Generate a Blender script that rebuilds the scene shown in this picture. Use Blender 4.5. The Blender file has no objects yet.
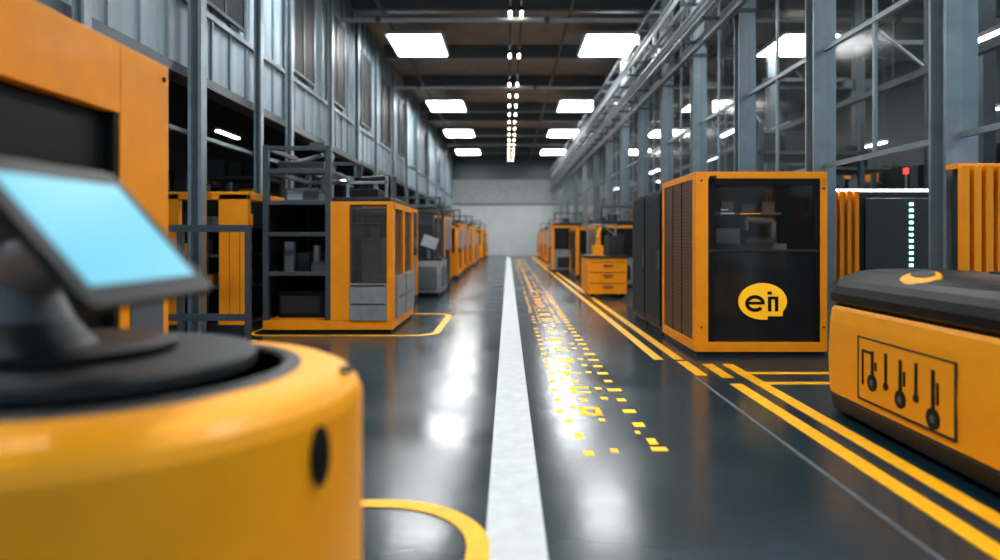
import bpy, math, random
from mathutils import Vector, Matrix
random.seed(7)
scene = bpy.context.scene

# ---------------------------------------------------------------- materials
MATS = {}
def mat(name, col, rough=0.5, metal=0.0, emis=0.0, var=0.12, scale=6.0, coat=0.0, alpha=1.0, bump=0.0, ecol=None, spec=0.5):
    if name in MATS: return MATS[name]
    m = bpy.data.materials.new(name); m.use_nodes = True
    nt = m.node_tree; b = nt.nodes['Principled BSDF']
    tc = nt.nodes.new('ShaderNodeTexCoord')
    nz = nt.nodes.new('ShaderNodeTexNoise'); nz.inputs['Scale'].default_value = scale
    nz.inputs['Detail'].default_value = 4
    nt.links.new(tc.outputs['Object'], nz.inputs['Vector'])
    cr = nt.nodes.new('ShaderNodeValToRGB')
    cr.color_ramp.elements[0].position = 0.3; cr.color_ramp.elements[1].position = 0.7
    lo = [max(0, c*(1-var)) for c in col]; hi = [min(1, c*(1+var)) for c in col]
    cr.color_ramp.elements[0].color = (*lo, 1); cr.color_ramp.elements[1].color = (*hi, 1)
    nt.links.new(nz.outputs['Fac'], cr.inputs['Fac'])
    nt.links.new(cr.outputs['Color'], b.inputs['Base Color'])
    mr = nt.nodes.new('ShaderNodeMapRange')
    mr.inputs['To Min'].default_value = max(0.02, rough*0.85); mr.inputs['To Max'].default_value = min(1, rough*1.15)
    nt.links.new(nz.outputs['Fac'], mr.inputs['Value']); nt.links.new(mr.outputs['Result'], b.inputs['Roughness'])
    b.inputs['Metallic'].default_value = metal
    b.inputs['Coat Weight'].default_value = coat
    b.inputs['Coat Roughness'].default_value = 0.1
    b.inputs['Alpha'].default_value = alpha
    b.inputs['Specular IOR Level'].default_value = spec
    if emis > 0:
        b.inputs['Emission Color'].default_value = (*(ecol or col), 1)
        b.inputs['Emission Strength'].default_value = emis
    MATS[name] = m
    return m

ORANGE = mat('orange_paint', (0.93, 0.325, 0.004), 0.48, var=0.05, coat=0.05, spec=.35)
AMBER  = mat('amber_body', (0.97, 0.39, 0.005), 0.48, var=0.04, coat=0.07, spec=.35)
BLACK  = mat('black_plastic', (0.006, 0.007, 0.008), 0.45, spec=.25)
DISC   = mat('disc_dark', (0.022, 0.025, 0.028), 0.5, spec=.35)
DGREY  = mat('dark_grey', (0.019, 0.023, 0.027), 0.45, spec=.4)
MGREY  = mat('mid_grey', (0.10, 0.115, 0.127), 0.5)
WHITEG = mat('pale_grey', (0.36, 0.395, 0.42), 0.45)
STEEL  = mat('brushed_steel', (0.24, 0.295, 0.33), 0.38, metal=0.5)
STEELD = mat('steel_dark', (0.075, 0.096, 0.11), 0.4, metal=0.4)
SCREEN = mat('screen', (0.05, 0.22, 0.29), 0.4, emis=0.55, var=0.05, scale=3, ecol=(0.13, 0.56, 0.76))
SMOKE  = mat('smoked_glass', (0.02, 0.021, 0.023), 0.14, alpha=0.8)
WINDK  = mat('window_pane', (0.014, 0.017, 0.02), 0.6, spec=.2)
SMOKEL = mat('light_smoked_glass', (0.015, 0.016, 0.018), 0.08, alpha=0.42)
SMOKE2 = mat('grey_glass', (0.06, 0.068, 0.075), 0.14, alpha=0.4)
BRONZE = mat('bronze_mesh', (0.12, 0.05, 0.012), 0.45, alpha=0.93)
GLASS  = mat('clear_glass', (0.12, 0.16, 0.18), 0.10, alpha=0.12)
YELLOW = mat('floor_yellow', (0.93, 0.45, 0.005), 0.5, var=0.12, scale=12, spec=.35)
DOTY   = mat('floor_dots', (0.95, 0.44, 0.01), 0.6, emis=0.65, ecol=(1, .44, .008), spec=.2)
WHITEL = mat('floor_white', (0.50, 0.54, 0.56), 0.5, var=0.10, scale=10, spec=.35)
LOGO   = mat('logo_yellow', (0.95, 0.50, 0.012), 0.5, emis=0.3, ecol=(1, .50, .012))
LED    = mat('led_green', (0.3, 0.9, 0.7), 0.4, emis=3.0, ecol=(0.35, 1, 0.75))
RED    = mat('lamp_red', (0.8, 0.05, 0.03), 0.4, emis=2.0, ecol=(1, .04, .03))
TUBE   = mat('tube_white', (1, 1, 1), 0.4, emis=9.0, ecol=(1, .97, .93))
PANEL  = mat('light_panel', (1, 1, 1), 0.4, emis=28.0, ecol=(.98, .985, .98))
SPOT   = mat('spot_lens', (1, 1, 1), 0.4, emis=16.0, ecol=(1, .88, .72))
PARTS  = mat('parts_grey', (0.23, 0.255, 0.275), 0.5, var=.2)  # one plain grey for machine parts and housings, inside and outside the cells

def plain_surface(name, col, rough, kind):
    m = bpy.data.materials.new(name); m.use_nodes = True
    nt = m.node_tree; b = nt.nodes['Principled BSDF']
    tc = nt.nodes.new('ShaderNodeTexCoord')
    nz = nt.nodes.new('ShaderNodeTexNoise'); nz.inputs['Scale'].default_value = 1.3; nz.inputs['Detail'].default_value = 6
    nt.links.new(tc.outputs['Object'], nz.inputs['Vector'])
    cr = nt.nodes.new('ShaderNodeValToRGB')
    cr.color_ramp.elements[0].position = .3; cr.color_ramp.elements[1].position = .75
    v = .06 if kind in ('corrugated', 'wall') else .18
    cr.color_ramp.elements[0].color = (*[c*(1-v) for c in col], 1); cr.color_ramp.elements[1].color = (*[c*(1+v) for c in col], 1)
    nt.links.new(nz.outputs['Fac'], cr.inputs['Fac']); nt.links.new(cr.outputs['Color'], b.inputs['Base Color'])
    b.inputs['Roughness'].default_value = rough
    if kind == 'floor':
        mr = nt.nodes.new('ShaderNodeMapRange'); mr.inputs['From Min'].default_value = .3; mr.inputs['From Max'].default_value = .7
        mr.inputs['To Min'].default_value = rough*0.8; mr.inputs['To Max'].default_value = rough*1.35
        nt.links.new(nz.outputs['Fac'], mr.inputs['Value']); nt.links.new(mr.outputs['Result'], b.inputs['Roughness'])
        n2 = nt.nodes.new('ShaderNodeTexNoise'); n2.inputs['Scale'].default_value = 4.0; n2.inputs['Detail'].default_value = 4
        nt.links.new(tc.outputs['Object'], n2.inputs['Vector'])
        bp = nt.nodes.new('ShaderNodeBump'); bp.inputs['Strength'].default_value = .12; bp.inputs['Distance'].default_value = .016
        nt.links.new(n2.outputs['Fac'], bp.inputs['Height']); nt.links.new(bp.outputs['Normal'], b.inputs['Normal'])
        b.inputs['Specular IOR Level'].default_value = 0.22
    if kind == 'bay': b.inputs['Specular IOR Level'].default_value = 0.35
    if kind == 'corrugated':
        w = nt.nodes.new('ShaderNodeTexWave'); w.wave_type = 'BANDS'; w.bands_direction = 'Y'
        w.inputs['Scale'].default_value = 1.0
        nt.links.new(tc.outputs['Object'], w.inputs['Vector'])
        bp = nt.nodes.new('ShaderNodeBump'); bp.inputs['Strength'].default_value = .6; bp.inputs['Distance'].default_value = .04
        nt.links.new(w.outputs['Fac'], bp.inputs['Height']); nt.links.new(bp.outputs['Normal'], b.inputs['Normal'])
    return m
FLOORM = plain_surface('floor_epoxy', (0.019, 0.036, 0.046), 0.19, 'floor')
BAYM   = plain_surface('floor_bay_epoxy', (0.007, 0.027, 0.040), 0.38, 'bay')
CEILM  = plain_surface('ceiling_panels', (0.36, 0.32, 0.28), 0.7, 'ceil')
CORR   = plain_surface('corrugated_panels', (0.255, 0.33, 0.375), 0.5, 'corrugated')
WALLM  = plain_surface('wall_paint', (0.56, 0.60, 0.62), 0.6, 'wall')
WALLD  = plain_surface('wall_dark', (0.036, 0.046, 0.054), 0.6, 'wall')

# ---------------------------------------------------------------- builder
class B:
    def __init__(s, name):
        s.name = name; s.v = []; s.f = []; s.mi = []; s.sm = []; s.mats = []; s.M = Matrix.Identity(4)
    def idx(s, m):
        if m not in s.mats: s.mats.append(m)
        return s.mats.index(m)
    def add(s, vs, fs, m, smooth=False):
        o = len(s.v); s.v += [tuple(s.M @ Vector(p)) for p in vs]
        k = s.idx(m)
        for f in fs:
            s.f.append(tuple(i+o for i in f)); s.mi.append(k); s.sm.append(smooth)
    def box(s, x0, x1, y0, y1, z0, z1, m):
        vs = [(x0,y0,z0),(x1,y0,z0),(x1,y1,z0),(x0,y1,z0),(x0,y0,z1),(x1,y0,z1),(x1,y1,z1),(x0,y1,z1)]
        s.add(vs, [(0,3,2,1),(4,5,6,7),(0,1,5,4),(1,2,6,5),(2,3,7,6),(3,0,4,7)], m)
    def cyl(s, p0, p1, r, m, n=14, r2=None):
        p0 = Vector(p0); p1 = Vector(p1); d = (p1-p0).normalized()
        a = d.orthogonal().normalized(); b = d.cross(a); r2 = r if r2 is None else r2
        vs = []
        for p, rr in ((p0, r), (p1, r2)):
            for i in range(n):
                t = 2*math.pi*i/n; vs.append(tuple(p + a*rr*math.cos(t) + b*rr*math.sin(t)))
        s.add(vs, [(i, (i+1) % n, n+(i+1) % n, n+i) for i in range(n)], m, True)
        s.add(vs, [tuple(reversed(range(n))), tuple(range(n, 2*n))], m)
    def rings(s, rings, mats, cap=True):
        n = len(rings[0])
        for i in range(len(rings)-1):
            s.add(list(rings[i])+list(rings[i+1]), [(j, (j+1) % n, n+(j+1) % n, n+j) for j in range(n)], mats[i], True)
        if cap:
            s.add(rings[0], [tuple(reversed(range(n)))], mats[0]); s.add(rings[-1], [tuple(range(n))], mats[-1])
    def lathe(s, cx, cy, prof, mats, n=72):
        s.rings([[(cx+r*math.cos(2*math.pi*i/n), cy+r*math.sin(2*math.pi*i/n), z) for i in range(n)] for r, z in prof], mats)
    def loft(s, levels, mats, k=10):
        R = []
        for z, x0, x1, y0, y1, r in levels:
            ring = []
            for cx, cy, a0 in ((x1-r, y1-r, 0), (x0+r, y1-r, 90), (x0+r, y0+r, 180), (x1-r, y0+r, 270)):
                for i in range(k+1):
                    a = math.radians(a0+90*i/k); ring.append((cx+r*math.cos(a), cy+r*math.sin(a), z))
            R.append(ring)
        s.rings(R, mats)
    def frame_x(s, x0, x1, y0, y1, z0, z1, t, m):
        s.box(x0,x1,y0,y0+t,z0,z1,m); s.box(x0,x1,y1-t,y1,z0,z1,m)
        s.box(x0,x1,y0+t,y1-t,z0,z0+t,m); s.box(x0,x1,y0+t,y1-t,z1-t,z1,m)
    def frame_y(s, x0, x1, y0, y1, z0, z1, t, m):
        s.box(x0,x0+t,y0,y1,z0,z1,m); s.box(x1-t,x1,y0,y1,z0,z1,m)
        s.box(x0+t,x1-t,y0,y1,z0,z0+t,m); s.box(x0+t,x1-t,y0,y1,z1-t,z1,m)
    def poly(s, pts, y0, y1, m):
        """closed XZ outline extruded from y0 (front) to y1"""
        n = len(pts); vs = [(x, y0, z) for x, z in pts]+[(x, y1, z) for x, z in pts]
        s.add(vs, [tuple(range(n)), tuple(reversed(range(n, 2*n)))]+[(i, n+i, n+(i+1) % n, (i+1) % n) for i in range(n)], m)
    def arc(s, cx, cz, rx, rz, w, a0, a1, y0, y1, m, n=20):
        vs = []
        for i in range(n+1):
            a = math.radians(a0+(a1-a0)*i/n); c, sn = math.cos(a), math.sin(a)
            for rr in (0, -w):
                for y in (y0, y1): vs.append((cx+(rx+rr)*c, y, cz+(rz+rr)*sn))
        fs = []
        for i in range(n):
            q = 4*i
            fs += [(q, q+2, q+6, q+4), (q+1, q+5, q+7, q+3), (q, q+4, q+5, q+1), (q+2, q+3, q+7, q+6)]
        fs += [(0, 1, 3, 2), (4*n, 4*n+2, 4*n+3, 4*n+1)]
        s.add(vs, fs, m)
    def done(s, bevel=0.0):
        xs = [p[0] for p in s.v]; ys = [p[1] for p in s.v]; zs = [p[2] for p in s.v]
        c = ((min(xs)+max(xs))/2, (min(ys)+max(ys))/2, min(zs))
        me = bpy.data.meshes.new(s.name)
        me.from_pydata([(p[0]-c[0], p[1]-c[1], p[2]-c[2]) for p in s.v], [], s.f)
        for m in s.mats: me.materials.append(m)
        for p, k, sm in zip(me.polygons, s.mi, s.sm): p.material_index = k; p.use_smooth = sm
        me.update()
        o = bpy.data.objects.new(s.name, me); o.location = c
        scene.collection.objects.link(o)
        if bevel:
            bv = o.modifiers.new('bevel', 'BEVEL'); bv.width = bevel; bv.segments = 2; bv.limit_method = 'ANGLE'
            bv.angle_limit = math.radians(50)
        return o

# ---------------------------------------------------------------- room shell
CH = 7.1
BB = CH-.44
b = B('floor'); b.box(-9, 13, -3, 49, -0.1, 0, FLOORM); b.done()
b = B('floor_bay'); b.box(2.13, 13, -3, 49, 0, 0.002, BAYM); b.done()
b = B('ceiling'); b.box(-9, 13, -3, 49, CH, CH+.15, CEILM); b.done()
b = B('wall_back'); b.box(-9, 13, 49, 49.2, 0, CH, WALLM)
b.box(-9, 13, 48.9, 49, 5.3, CH, STEELD); b.box(-9, 13, 48.95, 49, 3.5, 3.6, MGREY); b.box(-9, 13, 48.97, 49, 3.6, 5.3, MATS['pale_grey']); b.done()
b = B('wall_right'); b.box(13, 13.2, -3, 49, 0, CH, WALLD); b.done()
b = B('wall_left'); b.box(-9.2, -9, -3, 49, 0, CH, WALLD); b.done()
b = B('wall_left_upper')
b.box(-4.1, -3.92, -3, 49, 3.25, CH, CORR)
y = -2.8
while y < 48.5:
    b.box(-3.92, -3.885, y, y+.04, 3.25, CH, STEEL); y += .6
b.box(-4.14, -3.86, -3, 49, 3.13, 3.25, STEELD)
b.box(-3.92, -3.87, -3, 49, 4.05, 4.12, STEEL)
b.done()
for wy in (3.2, 8.9, 12.6, 15.2, 18.4, 21.6, 25, 29, 33, 38):
    w = B('window_%d' % int(wy))
    w.box(-3.88, -3.86, wy, wy+1.3, 4.25, 6.1, WINDK)
    w.frame_x(-3.88, -3.84, wy-.04, wy+1.34, 4.2, 6.15, .05, STEELD); w.box(-3.86, -3.845, wy+.62, wy+.66, 4.25, 6.1, STEELD)
    w.done()

for i, y in enumerate([6, 10, 14, 17, 21.5, 25.5, 30.5, 33, 37.5, 41, 45.5]):
    b = B('ceiling_beam')
    b.box(-3.8, 12.95, y-.09, y+.09, CH-.42, CH-.37, STEEL); b.box(-3.8, 12.95, y-.02, y+.02, CH-.37, CH-.04, MGREY)
    b.box(-3.8, 12.95, y-.09, y+.09, CH-.04, CH, STEELD)
    b.done()
for x in (-3.0, 1.5, 3.9, 6.0, 9.5):
    b = B('ceiling_purlin'); b.box(x-.03, x+.03, -2, 48.8, CH-.5, CH-.43, STEELD); b.done()
for y, r in ((16.2, .06), (23.5, .05)):
    b = B('ceiling_pipe'); b.cyl((-3.83, y, 6.24), (12.95, y, 6.24), r, WHITEG)
    for x in (-3, 0.9, 5, 9): b.cyl((x, y-r*1.2, 6.24), (x, y+r*1.2, 6.24), r*1.2, STEELD, 10)
    b.done()
for y in (3, 11, 19.2, 28, 35.3, 43):
    for x in (-2.45, 2.75, 7.9):
        b = B('ceiling_light_panel')
        b.box(x-.75, x+.75, y-1.1, y+1.1, 6.47, 6.56, WHITEG)
        b.box(x-.68, x+.68, y-1.03, y+1.03, 6.45, 6.47, PANEL)
        for sx in (-.6, .6):
            for sy in (-.9, .9): b.cyl((x+sx, y+sy, 6.56), (x+sx, y+sy, BB-.07), .012, STEEL, 6)
        b.done()
b = B('track_light_row')
b.box(.02, .08, 4, 48, 6.44, 6.5, DGREY); b.box(.28, .34, 4, 48, 6.44, 6.5, DGREY)
y = 5
while y < 48:
    b.cyl((.05, y, 6.5), (.05, y, BB), .01, DGREY, 6)
    for x in (.05, .31):
        b.box(x-.045, x+.045, y-.22, y+.22, 6.36, 6.44, DGREY); b.box(x-.03, x+.03, y-.2, y+.2, 6.34, 6.36, SPOT)
    y += 1.9 if y > 22 else 3.7
b.done()

# ---------------------------------------------------------------- left posts
for i, y in enumerate([3.6, 6.2, 8.45, 10.6, 12.1, 14.9, 17.5, 20, 23, 26, 29, 33, 37, 42]):
    w = .08 if i in (2,) else .055
    b = B('steel_post')
    b.box(-3.83, -3.83+.5*w, y-w, y+w, 0.02, BB, STEEL); b.box(-3.83+1.5*w, -3.83+2*w, y-w, y+w, 0.02, BB, STEEL)
    b.box(-3.83+.5*w, -3.83+1.5*w, y-w*.4, y+w*.4, 0.02, BB, STEELD)
    b.box(-3.85, -3.60, y-.12, y+.12, 0, 0.02, STEELD)
    b.done()
b = B('guard_rail_upper'); b.box(-3.90, -3.85, 1, 48, 2.45, 2.50, STEEL); b.done()

# ---------------------------------------------------------------- right columns, conduit rack
CY = [2.6, 5.35, 7.62, 10.05, 12.5, 15, 17.6, 20.4, 23.5, 27, 31, 35, 40, 45]
for i, y in enumerate(CY):
    b = B('steel_column')
    b.box(3.28, 3.52, y-.11, y-.08, 0, BB, STEEL); b.box(3.28, 3.52, y+.08, y+.11, 0, BB, STEEL)
    b.box(3.37, 3.43, y-.08, y+.08, 0, BB, STEEL)
    b.box(3.26, 3.54, y-.14, y+.14, 0, .02, STEELD)
    b.box(3.27, 3.53, y-.12, y+.12, 4.4, 4.46, STEELD)
    b.done()
b = B('overhead_conduit_rack')
b.box(3.05, 3.12, 0, 48.5, 4.28, 4.42, STEEL)
for k, (x, z, r) in enumerate([(3.0, 4.58, .04), (2.9, 4.72, .03), (3.1, 4.86, .045), (2.85, 4.45, .03), (3.0, 5.1, .05), (3.15, 5.3, .03), (2.95, 5.45, .035), (3.1, 5.62, .045), (2.9, 5.8, .03)]):
    b.cyl((x, 0, z), (x, 48.5, z), r, STEEL if k % 2 else WHITEG, 10)
b.box(2.86, 2.88, 0, 48.5, 5.18, 5.28, WHITEG); b.box(3.14, 3.16, 0, 48.5, 5.18, 5.28, STEEL)
y = 1.4
while y < 48:
    b.box(2.8, 3.24, y-.02, y+.02, 4.36, 4.41, STEELD); b.box(2.8, 3.24, y-.02, y+.02, 4.98, 5.03, STEELD); b.box(2.8, 3.24, y-.02, y+.02, 5.66, 5.7, STEELD)
    b.box(3.2, 3.24, y-.02, y+.02, 4.3, 5.9, STEELD)
    y += 1.25
b.done()
b = B('glazed_partition')
for a, c in zip(CY[:-1], CY[1:]):
    m_ = (a+c)/2
    b.box(3.385, 3.415, m_-.02, m_+.02, 1.95, 6.2, STEEL)
    for z in (1.95, 3.2, 5.6): b.box(3.38, 3.42, a+.12, c-.12, z, z+.045, STEEL)
    b.box(3.398, 3.402, a+.12, m_-.02, 2.0, 5.6, GLASS); b.box(3.398, 3.402, m_+.02, c-.12, 2.0, 5.6, GLASS)
b.done()
for y in (7, 11, 15, 20, 26, 33, 40):
    b = B('bay_column'); b.box(7.4, 7.6, y-.1, y+.1, 0, BB, STEELD); b.box(7.2, 7.8, y-.04, y+.04, 4.4, 4.6, STEELD); b.done()
b = B('bay_gantry')
for z in (3.4, 4.5): b.box(5.6, 5.7, 7.9, 46, z, z+.1, STEELD)
for k in range(13):
    y = 9.4+k*2.9
    b.box(5.55, 7.4, y, y+.06, 4.6, 4.68, STEELD); b.box(5.62, 5.68, y, y+.06, .0, 4.6, STEELD)
    b.cyl((5.65, y, 3.45), (5.65, y+1.45, 4.5), .02, STEELD, 6)
b.done()
for (x, y, z) in ((6.4, 9.0, 3.9), (6.6, 12.5, 3.8), (6.2, 16, 3.7), (9.4, 14, 3.7), (9.4, 18, 3.6), (6.4, 22, 3.7), (6.4, 30, 3.6), (9.4, 10, 3.6), (4.6, 14.5, 3.4), (4.6, 22, 3.3), (4.6, 30, 3.3), (-6.2, 12, 3.6), (-6.2, 15.5, 3.5), (-6.2, 20, 3.5), (-6.3, 8.5, 3.5), (-6.2, 26, 3.4)):
    b = B('tube_light'); b.box(x-.05, x+.05, y-.6, y+.6, z, z+.06, WHITEG); b.box(x-.04, x+.04, y-.58, y+.58, z-.03, z, TUBE)
    for dy in (-.5, .5): b.cyl((x, y+dy, z+.06), (x, y+dy, BB-.07), .008, STEELD, 6)
    b.done()

# ---------------------------------------------------------------- floor markings
T = .005
b = B('floor_line_white'); b.box(-.09, .15, -2, 44, 0, T-.002, WHITEL); b.done()
b = B('floor_line_yellow')
b.box(1.44, 1.53, 6.9, 44, 0, T, YELLOW); b.box(1.64, 1.73, 6.9, 44, 0, T, YELLOW); b.done()
b = B('floor_line_yellow')
b.box(1.82, 1.92, -2, 5.75, 0, T, YELLOW); b.box(2.03, 2.13, -2, 6.65, 0, T, YELLOW)
b.box(2.13, 3.24, 6.15, 6.25, 0, T, YELLOW); b.box(2.13, 3.24, 5.72, 5.82, 0, T, YELLOW); b.done()
b = B('floor_line_yellow')
b.box(1.64, 1.74, 6.1, 6.8, 0, T, YELLOW); b.box(1.84, 1.94, 6.0, 6.65, 0, T, YELLOW); b.done()
b = B('floor_joint_trim'); b.box(1.60, 1.625, -2, 6.0, 0, .004, MGREY); b.done()
def ring_line(name, x0, x1, y0, y1, r, w, z=T):
    b = B(name); k = 12; out = []; inn = []
    for lst, o in ((out, 0), (inn, w)):
        for cx, cy, a0 in ((x1-r, y1-r, 0), (x0+r, y1-r, 90), (x0+r, y0+r, 180), (x1-r, y0+r, 270)):
            for i in range(k+1):
                a = math.radians(a0+90*i/k); lst.append((cx+(r-o)*math.cos(a), cy+(r-o)*math.sin(a), z))
    n = len(out); b.add(out+inn, [(i, (i+1) % n, n+(i+1) % n, n+i) for i in range(n)], YELLOW)
    lo = [(p[0], p[1], 0) for p in out]; b.add(lo+out, [(i, (i+1) % n, n+(i+1) % n, n+i) for i in range(n)], YELLOW)
    return b.done()
ring_line('floor_bay_outline', -2.6, -.07, .3, 3.2, .5, .09)
ring_line('floor_bay_outline', -3.3, -.86, 8.55, 11.1, .35, .09)
b = B('floor_data_markings')
DH = .0015
def dot(x, y, w, l): b.box(x-w/2, x+w/2, y-l/2, y+l/2, 0, DH, DOTY)
def glyph(x, y, w, l, segs):
    t = w*.24
    if 'a' in segs: b.box(x-w/2, x+w/2, y+l/2-t*1.5, y+l/2, 0, DH, DOTY)
    if 'd' in segs: b.box(x-w/2, x+w/2, y-l/2, y-l/2+t*1.5, 0, DH, DOTY)
    if 'g' in segs: b.box(x-w/2, x+w/2, y-t*.6, y+t*.6, 0, DH, DOTY)
    if 'l' in segs: b.box(x-w/2, x-w/2+t, y-l/2, y+l/2, 0, DH, DOTY)
    if 'r' in segs: b.box(x+w/2-t, x+w/2, y-l/2, y+l/2, 0, DH, DOTY)
dot(.45, 3.90, .05, .08); dot(.60, 3.95, .04, .06); dot(.86, 3.98, .09, .07); dot(.85, 4.13, .05, .12); dot(.43, 4.25, .05, .10); dot(.84, 4.5, .07, .10); dot(.80, 4.32, .03, .06)
dot(.40, 4.6, .05, .08); dot(.62, 4.62, .04, .06)
y = 4.85; k = 0
S = ['adlr', 'adl', 'gl', 'adr', 'ald', 'adlrg', 'ag', 'lr']
while y < 40:
    st = .34 if y < 16 else .65
    if random.random() < .88: dot(.36+.02*random.random(), y, .048, .08)
    if y < 16:
        if k % 2 == 0: glyph(.57, y, .145, .22, S[(k//2) % 8])
        elif random.random() < .6: dot(.56, y, .06, .07)
        if random.random() < .55: dot(.72, y+.05, .05, .08)
    else:
        if random.random() < .7: dot(.54, y, .08, .16)
        if random.random() < .55: dot(.68, y, .05, .16)
    if random.random() < .9: dot(.84, y, .06+.05*random.random(), .09)
    if random.random() < .4: dot(.46, y+.1, .035, .06)
    y += st; k += 1
b.done()

# ---------------------------------------------------------------- foreground kiosk robot (left)
b = B('service_robot')
cx, cy, R = -1.1, 1.85, .70
b.lathe(cx, cy, [(R-.05,.04),(R-.02,.06),(R-.02,.14),(R,.16),(R,.50),(R,.505),(R,.77),(R-.012,.80),(R-.035,.825),(R-.07,.84),(R-.17,.847)],
        [BLACK,BLACK,BLACK,AMBER,AMBER,AMBER,AMBER,AMBER,AMBER,AMBER])
b.lathe(cx, cy, [(R-.165,.84),(R-.17,.853),(R-.21,.856),(R-.22,.847)], [MGREY,DGREY,DGREY], 72)
b.lathe(cx-.02, cy, [(.42,.845),(.43,.86),(.43,.885),(.42,.895),(.31,.90)], [DISC]*4)
b.lathe(cx-.05, cy-.02, [(.25,.90),(.26,.905),(.26,.925),(.22,.935)], [BLACK]*3)
b.lathe(cx-.10, cy-.12, [(.17,.93),(.15,.95),(.11,1.0),(.085,1.06),(.08,1.18)], [DISC,DISC,MGREY,MGREY])
a = math.radians(-19)
px, py = cx+R*math.cos(a), cy+R*math.sin(a)
b.M = Matrix.Translation((px, py, .695)) @ Matrix.Rotation(a, 4, 'Z') @ Matrix.Rotation(math.radians(90), 4, 'Y')
n = 24
rr = [[(sx*math.cos(2*math.pi*i/n), sy*math.sin(2*math.pi*i/n), zz) for i in range(n)] for sx, sy, zz in ((.07,.034,-.02),(.07,.034,.008),(.055,.025,.014))]
b.rings(rr, [BLACK, BLACK]); b.M = Matrix.Identity(4)
a = math.radians(4); b.cyl((cx+(R-.04)*math.cos(a), cy+.06, .835), (cx+(R-.04)*math.cos(a), cy+.06, .85), .018, BLACK, 12)
Y = Vector((.035, .999, 0)).normalized(); D = Vector((.666, -.05, -.746)); D = (D - Y*D.dot(Y)).normalized(); N = Y.cross(D) * -1
if N.x < 0: N = -N
C = Vector((-.872, 1.515, 1.218))
M = Matrix((( Y.x, D.x, N.x, C.x), (Y.y, D.y, N.y, C.y), (Y.z, D.z, N.z, C.z), (0, 0, 0, 1)))
b.M = M
w2, h2 = .203, .146
def rr_(w, h, r, z, k=6):
    o = []
    for ax, ay, a0 in ((w-r, h-r, 0), (-w+r, h-r, 90), (-w+r, -h+r, 180), (w-r, -h+r, 270)):
        for i in range(k+1):
            t = math.radians(a0+90*i/k); o.append((ax+r*math.cos(t), ay+r*math.sin(t), z))
    return o
b.rings([rr_(w2+.02, h2+.02, .03, -.035), rr_(w2+.042, h2+.048, .03, -.02), rr_(w2+.045, h2+.051, .03, -.004), rr_(w2+.040, h2+.046, .026, 0), rr_(w2+.012, h2+.012, .01, 0.0), rr_(w2+.004, h2+.004, .006, -.0005)], [BLACK]*5)
b.add([(-w2,-h2,.0015),(w2,-h2,.0015),(w2,h2,.0015),(-w2,h2,.0015)], [(0,1,2,3)], SCREEN)
b.box(-.08, .08, -.07, .09, -.10, -.035, MGREY)
b.M = Matrix.Identity(4)
b.cyl((-1.2, 1.73, 1.12), tuple(C - N*.07), .075, MGREY, 20, .05)
b.done()

# ---------------------------------------------------------------- orange housing behind it
b = B('orange_press_housing')
x1 = -1.87; x0 = -3.1; y0, y1 = 1.5, 3.86; H = 2.14
b.box(x0, x1, y1-.48, y1, 0.05, H, ORANGE)
b.box(x0, x1, y0, y0+.3, .05, H, ORANGE)
b.box(x0, x1, y0+.3, y1-.48, H-.34, H, ORANGE)
b.box(x0, x1, y0+.3, y1-.48, .05, .5, ORANGE)
b.box(x0+.02, x1-.06, y0+.3, y1-.48, .5, H-.34, BLACK)
b.box(x1-.06, x1-.03, y0+.3, y1-.48, 1.28, 1.33, DGREY)
b.box(x1-.06, x1-.01, y1-.52, y1-.48, .5, H-.34, BLACK)
b.box(x0-.02, x1+.03, y0-.02, y1+.03, 0, .08, DGREY)
b.box(x1, x1+.012, y1-.40, y1-.08, .2, .95, MGREY)
b.cyl((x1, y1-.06, 2.06), (x1+.01, y1-.06, 2.06), .014, DGREY, 8)
b.done(.03)

# ---------------------------------------------------------------- hero machine on the right
def louvres(b, x0, x1, y0, y1, z0, z1, n, m):
    for i in range(n):
        z = z0+(z1-z0)*(i+.5)/n; b.box(x0, x1, y0, y1, z-.006, z+.006, m)
b = B('inspection_cell')
x0, x1, y0, y1, H = 1.89, 3.22, 7.06, 8.58, 1.87
b.box(x0+.02, x1-.02, y0+.02, y1-.02, 0, .05, DGREY)
b.box(x0, x1, y0, y1, .05, .15, ORANGE); b.box(x0, x1, y0, y1, H-.07, H, ORANGE)
for xa, xb in ((x0, x0+.13), (x1-.07, x1)):
    for ya, yb in ((y0, y0+.12), (y1-.1, y1)): b.box(xa, xb, ya, yb, .15, H-.07, ORANGE)
b.box(x0+.04, x1-.03, y0+.30, y1-.03, .15, .9, DGREY)
b.box(x0+.30, x1-.25, y0+.12, y0+.30, .2, .5, MGREY); b.box(x0+.35, x0+.8, y0+.2, y0+.3, .6, .8, MGREY)
b.box(x0+.13, x1-.07, y0+.015, y0+.028, .15, 1.06, SMOKE)
b.box(x0+.13, x1-.07, y0+.02, y0+.028, 1.08, H-.07, SMOKEL)
b.box(x0+.13, x1-.07, y0+.005, y0+.03, 1.055, 1.085, DGREY)
b.box(x0+.13, x0+.20, y0+.008, y0+.03, .15, H-.07, BLACK); b.box(x1-.13, x1-.07, y0+.008, y0+.03, .15, H-.07, BLACK)
b.box(x0+.20, x1-.13, y0+.01, y0+.06, H-.14, H-.07, BLACK)  # lip added to shield the top tube from view
b.box(x0+.16, x1-.10, y1-.10, y1-.06, .9, H-.1, MGREY)
b.box(x0+.25, x1-.25, y0+.4, y1-.3, .9, 1.14, PARTS)
b.box(x0+.30, x0+.55, y0+.3, y0+.7, 1.14, 1.30, PARTS); b.box(x0+.62, x0+.95, y0+.35, y0+.7, 1.14, 1.20, MGREY)
b.box(x0+.2, x1-.15, y0+.8, y0+1.1, 1.46, 1.49, PARTS)
for i in range(4): b.box(x0+.28+i*.23, x0+.42+i*.23, y0+.82, y0+.95, 1.49, 1.58+.03*(i % 2), PARTS if i % 2 else MGREY)
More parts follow.
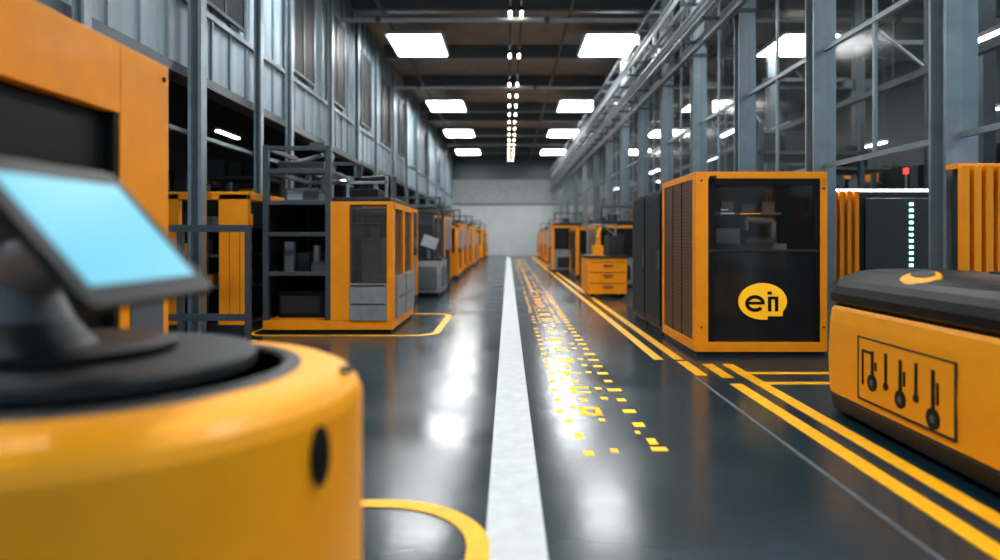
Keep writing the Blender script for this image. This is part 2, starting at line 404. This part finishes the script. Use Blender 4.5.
b.cyl((x0+1.0, y0+.6, 1.14), (x0+1.0, y0+.6, 1.38), .045, PARTS); b.cyl((x0+1.0, y0+.6, 1.38), (x0+.68, y0+.5, 1.40), .035, PARTS); b.cyl((x0+.68, y0+.5, 1.42), (x0+.68, y0+.5, 1.28), .025, STEEL)
b.box(x0+.2, x1-.15, y0+.07, y0+.14, H-.10, H-.08, TUBE)  # added tube, kept out of view, to brighten the cell interior
b.box(x1-.06, x1-.04, y0+.14, y0+.18, 1.0, H-.12, TUBE)  # second added tube, tucked behind the right frame to light the interior
b.box(x0+.26, x0+.40, y0+.012, y0+.02, 1.44, 1.455, WHITEG); b.box(x0+.26, x0+.34, y0+.012, y0+.02, 1.48, 1.49, WHITEG); b.box(x0+.46, x0+.66, y0+.012, y0+.02, 1.44, 1.45, ORANGE)
b.box(x1-.02, x1-.012, y0+.12, y1-.1, .15, H-.07, SMOKE)
b.box(x0+.012, x0+.022, y0+.12, y1-.1, .15, H-.07, BRONZE)
for yy in (y0+.60, y0+1.0): b.box(x0+.004, x0+.014, yy-.01, yy+.01, .15, H-.07, BLACK)
louvres(b, x0+.006, x0+.012, y0+.12, y1-.1, .2, H-.1, 42, BRONZE)
b.lathe(x0+.17, y0-.02, [(.012, H-.115), (.028, H-.10), (.034, H-.08), (.034, H-.06)], [BLACK]*3, 16)
b.box(x0+.14, x0+.20, y0-.05, y0+.01, H-.06, H-.045, DGREY)
# filled badge with dark letters
lx, lz, yf, yb = x0+.68, .56, y0-.002, y0+.016
pts = []
for i in range(40):
    a = math.radians(-35+(270+35)*i/39)
    pts.append((lx+.245*math.cos(a), lz+.185*math.sin(a)))
pts += [(lx+.05, lz-.185), (lx+.05, lz-.15), (lx+.20, lz-.15)]
b.poly(pts, yf, yb, LOGO)
kf, kb = yf-.006, yf+.001
b.arc(lx-.08, lz-.02, .10, .085, .036, 0, 320, kf, kb, BLACK, 28)
b.box(lx-.15, lx+.015, kf, kb, lz-.03, lz-.002, BLACK)
b.box(lx+.05, lx+.085, kf, kb, lz-.10, lz+.05, BLACK); b.box(lx+.045, lx+.09, kf, kb, lz+.07, lz+.10, BLACK)
b.box(lx+.12, lx+.155, kf, kb, lz-.10, lz+.05, BLACK); b.box(lx+.085, lx+.12, kf, kb, lz+.02, lz+.05, BLACK)
for px_, pz in ((x0+.06, .3), (x0+.06, 1.78), (x1-.035, .3), (x1-.035, 1.7)):
    b.cyl((px_, y0-.005, pz), (px_, y0, pz), .012, DGREY, 8)
b.done(.004)
for ya, yb in ((8.66, 9.62), (9.66, 10.6)):
    b = B('control_cabinet')
    b.box(1.9, 3.1, ya, yb, .06, 1.8, DGREY); b.box(1.92, 3.08, ya+.02, yb-.02, 0, .06, BLACK)
    b.box(1.885, 1.9, ya+.03, yb-.03, .1, 1.76, BLACK)
    for i in range(9):
        yy = ya+.08+(yb-ya-.16)*i/8; b.box(1.875, 1.885, yy-.012, yy+.012, .18, 1.7, MGREY)
    b.box(1.868, 1.885, ya+.05, ya+.075, .8, 1.05, STEEL)
    b.box(2.1, 2.9, ya+.2, yb-.2, 1.8, 1.84, MGREY)
    b.done(.006)

# ---------------------------------------------------------------- right mobile robot
b = B('mobile_robot')
X0, X1, Y0, Y1 = 2.20, 3.15, 2.3, 4.97
def L(z, i, r): return (z, X0+i, X1-i, Y0+i, Y1-i, r)
b.loft([L(.03,.05,.19), L(.05,.02,.22), L(.14,.0,.24), L(.15,.012,.23), L(.16,.0,.24), L(.40,-.008,.24), L(.64,.0,.24), L(.72,.012,.23), L(.745,.03,.22), L(.75,.045,.21),
        L(.76,.03,.22), L(.78,.0,.24), L(.83,-.008,.26), L(.88,.006,.27), L(.92,.03,.28), L(.95,.065,.28), L(.975,.12,.26), L(.99,.2,.2), L(.995,.28,.15)],
       [BLACK,BLACK,BLACK,AMBER,AMBER,AMBER,AMBER,AMBER,BLACK,BLACK,BLACK,BLACK,BLACK,BLACK,BLACK,BLACK,BLACK,BLACK])
for yy in (2.9, 4.4):
    for xx in (2.5, 2.95): b.cyl((xx-.04, yy, .07), (xx+.04, yy, .07), .07, BLACK, 18)
ya, yb_ = 3.42, 4.38
b.frame_x(X0-.014, X0-.004, ya, yb_, .20, .59, .008, DGREY)
b.box(X0-.012, X0-.006, ya+.015, yb_-.015, .215, .58, AMBER)
for yy, zt, r in ((4.20, .33, .05), (3.90, .30, .05), (3.60, .27, .055)):
    b.cyl((X0-.02, yy, zt), (X0-.005, yy, zt), r, BLACK, 20); b.cyl((X0-.022, yy, zt), (X0-.018, yy, zt), r*.4, MGREY, 12)
    b.box(X0-.018, X0-.008, yy-.012, yy+.012, zt, .52, BLACK)
    b.box(X0-.018, X0-.008, yy-.045, yy-.030, zt+.08, .46, BLACK)
for yy in (4.05, 3.75):
    b.box(X0-.018, X0-.008, yy-.01, yy+.01, .34, .53, BLACK); b.cyl((X0-.02, yy, .34), (X0-.006, yy, .34), .022, BLACK, 12)
b.box(X0-.018, X0-.008, 4.20, 4.32, .50, .515, BLACK); b.box(X0-.018, X0-.008, 4.305, 4.32, .30, .515, BLACK)
n = 28
def el(cx, cy, rx, ry, z): return [(cx+rx*math.cos(2*math.pi*i/n), cy+ry*math.sin(2*math.pi*i/n), z) for i in range(n)]
b.M = Matrix.Translation((2.33, 3.95, .955)) @ Matrix.Rotation(math.radians(-30), 4, 'Y')
b.rings([el(0, 0, .085, .17, -.06), el(0, 0, .085, .17, .018), el(0, 0, .07, .15, .028)], [AMBER, AMBER])
b.rings([el(.03, 0, .035, .11, .02), el(.03, 0, .035, .11, .032)], [BLACK]); b.M = Matrix.Identity(4)
b.box(2.75, 2.88, 3.2, 4.0, .99, 1.01, DGREY)
b.done()

# ---------------------------------------------------------------- cabinets on the far right
b = B('server_cabinet')
b.box(3.72, 5.14, 8.05, 9.1, .05, 1.72, BLACK); b.box(3.72, 5.14, 8.0, 9.15, 0, .08, DGREY)
for i in range(4): b.box(3.70+i*.085, 3.75+i*.085, 7.98, 8.05, .08, 1.74, ORANGE)
b.box(3.68, 3.72, 8.0, 9.1, .08, 1.74, ORANGE)
b.box(4.10, 4.85, 8.03, 8.045, .1, 1.66, SMOKE); b.box(4.86, 5.12, 8.0, 8.05, .1, 1.7, DGREY)
for i in range(14): b.box(4.60, 4.645, 8.015, 8.03, .66+i*.07, .695+i*.07, LED)
b.box(3.72, 5.14, 7.99, 8.03, 1.735, 1.755, TUBE); b.box(3.72, 5.14, 8.03, 9.1, 1.72, 1.77, MGREY)
b.cyl((4.72, 8.3, 1.77), (4.72, 8.3, 1.96), .012, STEEL, 8); b.cyl((4.72, 8.3, 1.96), (4.72, 8.3, 2.03), .03, RED)
b.done(.004)
b = B('finned_heat_exchanger')
b.box(3.30, 4.9, 5.06, 5.2, .05, 1.70, DGREY); b.box(3.28, 4.9, 5.0, 5.2, 0, .1, BLACK)
for i in range(20): b.box(3.25+i*.085, 3.30+i*.085, 5.0, 5.06, .1, 1.72, ORANGE)
b.box(3.25, 4.9, 5.06, 5.2, 1.70, 1.74, ORANGE)
b.done(.004)

# ---------------------------------------------------------------- main left work cell
b = B('assembly_workcell')
x0, x1, y0, y1 = -3.1, -1.46, 8.84, 10.8
b.box(x0, x1, y0, y1, .04, .16, ORANGE); b.box(x0+.03, x1-.03, y0+.03, y1-.03, 0, .04, BLACK)
for px_ in (x0, -2.31):
    for py_ in (y0, y1-.08): b.box(px_, px_+.07, py_, py_+.08, .16, 2.37, STEELD)
for z in (.72, 1.22, 1.62, 2.02, 2.31):
    for py_ in (y0, y1-.08): b.box(x0+.07, -2.31, py_+.01, py_+.06, z, z+.055, STEELD)
    b.box(x0+.01, x0+.06, y0+.08, y1-.08, z, z+.055, STEELD); b.box(-2.30, -2.25, y0+.08, y1-.08, z, z+.055, STEELD)
b.box(x0+.07, -2.31, y0+.08, y1-.08, 1.62, 1.66, DGREY); b.box(x0+.07, -2.31, y0+.3, y1-.08, .72, .75, DGREY)
b.box(x0+.06, -2.31, y1-.1, y1-.06, .16, 1.62, BLACK); b.box(x0+.01, x0+.03, y0+.08, y1-.08, .16, 1.62, BLACK)
b.box(x0+.1, x0+.45, y0+.5, y1-.3, .75, 1.0, DGREY); b.box(x0+.5, -2.4, y0+.4, y0+.9, .75, .88, MGREY)
b.box(x0+.18, x0+.3, y0+.3, y0+.4, .75, 1.15, MGREY); b.cyl((x0+.55, y0+.5, .88), (x0+.55, y0+.5, 1.1), .05, STEEL)
b.box(x0+.1, -2.4, y0+.3, y1-.3, .16, .5, BLACK); b.box(x0+.14, -2.45, y0+.28, y0+.3, .22, .44, DGREY)
b.box(x0+.15, -2.5, y0+.4, y0+1.0, 1.66, 1.86, MGREY); b.box(x0+.2, -2.7, y0+.35, y0+.4, 1.7, 1.82, WHITEG)
b.box(x0+.1, -2.4, y0+.3, y0+.9, 2.07, 2.2, MGREY); b.box(-2.6, -2.4, y0+.3, y0+.7, 2.37, 2.45, STEELD)
b.cyl((x0+.2, y0+.6, 2.2), (x0+.6, y0+.6, 2.32), .03, STEEL)
b.box(-2.24, -2.0, y0-.01, y0+.14, .16, 1.66, ORANGE)
b.box(-1.53, x1, y0-.01, y0+.12, .16, 1.66, ORANGE)
b.box(-2.0, -1.53, y0, y0+.1, 1.62, 1.66, ORANGE)
b.box(-2.0, -1.53, y0+.02, y0+.035, .64, 1.62, SMOKE2); b.box(-2.0, -1.53, y0+.01, y0+.05, 1.36, 1.385, DGREY)
b.box(-2.0, -1.53, y0-.03, y0+.3, .16, .62, PARTS); b.box(-1.98, -1.55, y0-.04, y0-.03, .36, .375, DGREY); b.box(-1.98, -1.55, y0-.04, y0-.03, .59, .61, DGREY)
b.box(-1.9, -1.65, y0+.3, y0+.8, .62, 1.2, PARTS); b.box(-2.2, -1.5, y1-.2, y1-.1, .62, 1.62, MGREY); b.cyl((-1.78, y0+.5, 1.2), (-1.78, y0+.5, 1.5), .06, PARTS); b.box(-1.98, -1.6, y0+.45, y0+.55, 1.46, 1.54, PARTS)
for ya, yb in ((y0+.12, y0+.22), (y0+.95, y0+1.07), (y1-.14, y1)): b.box(x1-.1, x1, ya, yb, .16, 1.66, ORANGE)
b.box(x1-.1, x1, y0+.12, y1, 1.58, 1.66, ORANGE)
b.box(x1-.04, x1-.03, y0+.22, y1-.14, .64, 1.58, SMOKE2)
b.box(x1-.3, x1+.03, y0+.22, y0+.95, .16, .70, PARTS); b.box(x1-.3, x1+.03, y0+1.07, y1-.14, .16, .70, PARTS)
for yy in (y0+.35, y0+1.12): b.box(x1+.03, x1+.04, yy, yy+.5, .42, .44, DGREY)
b.box(-2.2, -1.5, y0+.1, y0+1.4, 1.66, 1.72, DGREY); b.box(-2.15, -1.7, y0+.3, y0+.9, 1.72, 1.84, BLACK)
b.box(-2.1, -1.55, y0+.25, y0+.3, 1.9, 1.94, STEEL)
for px_ in (-2.1, -1.6): b.box(px_, px_+.04, y0+.25, y0+.29, 1.72, 2.0, STEEL)
b.cyl((-1.95, y0+.5, 1.84), (-1.95, y0+.5, 2.0), .1, BLACK); b.cyl((-1.95, y0+.5, 1.98), (-1.62, y0+.7, 2.03), .035, DGREY)
b.done(.005)

b = B('orange_rack_cell')
x0, x1, y0, y1 = -4.9, -3.25, 8.75, 10.3
for (xa, xb) in ((-4.45, -4.12), (-3.62, -3.25)):
    b.box(xa, xb, y0, y0+.1, .1, 1.75, ORANGE)
b.box(x0, x1, y0, y1, 0, .12, DGREY)
b.box(x0, x1, y1-.1, y1, .12, 1.78, BLACK)
b.box(x0, x1, y0, y0+.08, 1.68, 1.78, ORANGE); b.box(x1-.1, x1, y1-.1, y1, .12, 1.78, ORANGE); b.box(x1-.1, x1, y0+.08, y1-.1, 1.68, 1.78, ORANGE)
for z in (.55, .95, 1.3): b.box(x0, x1-.12, y0+.15, y1-.1, z, z+.04, STEELD)
for i, z in enumerate((.59, .99, 1.34)):
    for k in range(4): b.box(-4.7+k*.34, -4.5+k*.34, y0+.3, y0+.8, z, z+.14+.05*((i+k) % 2), (DGREY, MGREY, ORANGE)[(i+k) % 3])
b.done(.006)
b = B('safety_fence')
for x in (-4.7, -3.75, -2.98):
    b.box(x-.03, x+.03, 8.0, 8.06, .02, 1.35, STEELD); b.box(x-.07, x+.07, 7.96, 8.1, 0, .02, STEELD)
for z in (.25, 1.27): b.box(-4.7, -2.98, 8.01, 8.05, z, z+.08, STEELD)
for i in range(14): b.box(-4.64+i*.12, -4.635+i*.12, 8.028, 8.034, .3, 1.3, DGREY)
b.done()

# ---------------------------------------------------------------- generic distant machines
def cnc(name, x0, x1, y0, y1, H, side, seed=0, top=True):
    rnd = random.Random(seed); b = B(name)
    xa = x1 if side < 0 else x0; s = 1 if side < 0 else -1
    b.box(x0, x1, y0, y1, .0, .1, DGREY)
    b.box(x0+.04, x1-.04, y0+.04, y1-.04, .1, .62*H*.8, rnd.choice([PARTS, ORANGE, DGREY]))
    for px_ in (x0, x1-.1):
        for py_ in (y0, y1-.1): b.box(px_, px_+.1, py_, py_+.1, .1, H, ORANGE)
    b.box(x0, x1, y0, y1, H-.07, H, ORANGE)
    b.box(x0+.1, x1-.1, y0+.03, y0+.045, .62*H*.8, H-.07, SMOKE)
    fa = min(xa, xa-s*.02), max(xa, xa-s*.02)
    b.box(fa[0], fa[1], y0+.1, y1-.1, .62*H*.8, H-.07, SMOKE)
    b.box(x0+.2, x1-.2, y1-.3, y1-.1, .1, H-.1, DGREY)
    hx = xa+s*.04
    b.box(min(xa, hx), max(xa, hx), y0+.25*(y1-y0), y0+.3*(y1-y0), .3, .9, DGREY)
    b.box(x0+.2, x1-.25, y0-.02, y0, .2, .55, DGREY)
    if top:
        b.box(x0+.15, x1-.15, y0+.15, y1-.3, H, H+.12, DGREY)
        b.cyl(((x0+x1)/2, (y0+y1)/2, H+.12), ((x0+x1)/2, (y0+y1)/2, H+.3), .12, STEELD)
        for px_ in (x0+.1, x1-.16): b.box(px_, px_+.05, y0+.1, y0+.15, H, H+.45, STEELD)
        b.box(x0+.1, x1-.1, y0+.1, y0+.15, H+.42, H+.47, STEELD)
    b.cyl((x1-.15 if side < 0 else x0+.15, y0+.2, H), (x1-.15 if side < 0 else x0+.15, y0+.2, H+.2), .025, RED if seed % 4 == 1 else STEELD, 10)
    return b.done(.006)

b = B('test_bench_machine')
b.box(-2.25, -1.38, 14.3, 15.9, .08, .72, PARTS); b.box(-2.2, -1.42, 14.35, 15.85, 0, .08, BLACK)
b.box(-1.95, -1.45, 14.27, 14.3, .15, .62, MGREY); b.box(-1.38, -1.36, 14.5, 15.6, .2, .6, MGREY)
b.box(-2.25, -1.4, 14.6, 15.8, .72, .78, DGREY)
b.M = Matrix.Translation((-1.62, 14.45, 1.12)) @ Matrix.Rotation(math.radians(20), 4, 'Y') @ Matrix.Rotation(math.radians(25), 4, 'Z')
b.box(-.2, .2, -.02, .02, -.15, .15, DGREY); b.box(-.17, .17, -.024, -.02, -.12, .12, WHITEG); b.M = Matrix.Identity(4)
b.cyl((-1.65, 14.6, .78), (-1.65, 14.5, 1.0), .04, STEEL)
for px_ in (-2.2, -1.5):
    for py_ in (14.7, 15.7): b.box(px_, px_+.06, py_, py_+.06, .78, 1.9, STEELD)
b.box(-2.2, -1.44, 14.7, 15.76, 1.84, 1.9, STEELD); b.box(-2.1, -1.6, 14.9, 15.5, .78, 1.5, DGREY); b.box(-2.1, -1.6, 15.0, 15.4, 1.5, 1.7, MGREY)
b.done(.006)
cnc('machining_center', -3.2, -1.75, 11.5, 13.6, 1.75, -1, 1)
for i, (y, h, xx) in enumerate(((17.2, 1.75, -1.55), (20.4, 1.55, -1.45), (23.6, 1.7, -1.5), (27, 1.6, -1.5), (30.5, 1.7, -1.45), (34.5, 1.5, -1.5), (38.5, 1.7, -1.4), (43, 1.6, -1.3))):
    cnc('machining_center', xx-1.35, xx, y, y+2.1, h, -1, 10+i)
b = B('orange_tool_cart')
b.box(1.60, 2.38, 14.0, 15.3, .08, .80, ORANGE)
for z in (.3, .52, .72): b.box(1.64, 2.34, 13.99, 14.0, z-.012, z, DGREY); b.box(1.9, 2.1, 13.97, 13.99, z-.08, z-.06, DGREY)
for xx in (1.7, 2.3):
    for yy in (14.15, 15.1): b.cyl((xx-.03, yy, .06), (xx+.03, yy, .06), .05, BLACK, 14)
b.box(1.58, 2.40, 13.98, 15.32, .80, .84, DGREY)
b.box(1.75, 1.95, 14.3, 14.6, .84, 1.05, ORANGE); b.box(2.05, 2.35, 14.2, 14.9, .84, 1.25, DGREY)
for xx in (1.7, 2.3): b.box(xx, xx+.04, 15.1, 15.14, .84, 1.5, STEEL)
b.box(1.7, 2.34, 15.1, 15.14, 1.46, 1.5, STEEL)
b.cyl((2.2, 14.5, 1.25), (1.95, 14.6, 1.45), .04, DGREY); b.cyl((1.95, 14.6, 1.45), (1.85, 14.5, 1.2), .03, ORANGE)
b.done(.006)
cnc('machining_center', 2.35, 3.15, 11.2, 12.8, 1.5, 1, 6)
cnc('machining_center', 2.1, 3.15, 16.6, 18.6, 1.5, 1, 31)
for i, (y, h, xx) in enumerate(((20.6, 1.5, 2.0), (24.2, 1.62, 1.5), (28.6, 1.55, 1.8), (32.5, 1.6, 1.8), (36.5, 1.6, 1.8), (41, 1.6, 1.8))):
    cnc('machining_center', xx, xx+1.2, y, y+2.2, h, 1, 20+i, top=(i % 2 == 1))

def rack(name, x0, x1, y0, y1, H, seed):
    rnd = random.Random(seed); b = B(name)
    for px_ in (x0, x1-.07):
        for py_ in (y0, y1-.07): b.box(px_, px_+.07, py_, py_+.07, 0, H, STEELD)
    z = .15
    while z < H-.1:
        b.box(x0, x1, y0, y1, z, z+.05, STEELD)
        x = x0+.12
        while x < x1-.4:
            w = rnd.uniform(.2, .4); h = rnd.uniform(.15, .4)
            b.box(x, x+w, y0+.08, y1-.15, z+.05, z+.05+h, rnd.choice([DGREY, MGREY, ORANGE, STEELD, BLACK])); x += w+.08
        z += .58
    b.done()
k = 0
for (xa, xb, ys_) in ((5.9, 7.2, (7.6, 10.2, 13, 16, 19.5, 23.5, 28, 34, 40)), (8.3, 10.2, (9, 12.5, 16.5, 21, 27, 34)), (3.8, 5.4, (10.6, 13.3, 16.5, 20, 24, 29, 35, 41)), (-6.6, -5.2, (6.5, 9, 12, 15, 19, 24, 30, 37)), (-8.6, -7.2, (6, 9.5, 13, 17, 22, 28, 36))):
    for y in ys_:
        rack('equipment_rack', xa, xb, y, y+1.2, 1.9+.35*(k % 4), k); k += 1

# ---------------------------------------------------------------- world & camera
w = bpy.data.worlds.new('world'); scene.world = w; w.use_nodes = True
bg = w.node_tree.nodes['Background']; bg.inputs[0].default_value = (.58, .79, .96, 1); bg.inputs[1].default_value = 0.75

cam = bpy.data.cameras.new('camera'); co = bpy.data.objects.new('camera', cam); scene.collection.objects.link(co)
co.location = (0, 0, 1.2); co.rotation_euler = (math.radians(90), 0, 0)
cam.sensor_width = 36; cam.lens = 25.2; cam.shift_x = -.008; cam.shift_y = -.042
cam.dof.use_dof = True; cam.dof.focus_distance = 6.0; cam.dof.aperture_fstop = .75
cam.clip_end = 200
scene.camera = co
scene.view_settings.view_transform = 'Standard'
scene.view_settings.look = 'None'
scene.view_settings.exposure = 0.25
scene.view_settings.gamma = 0.94
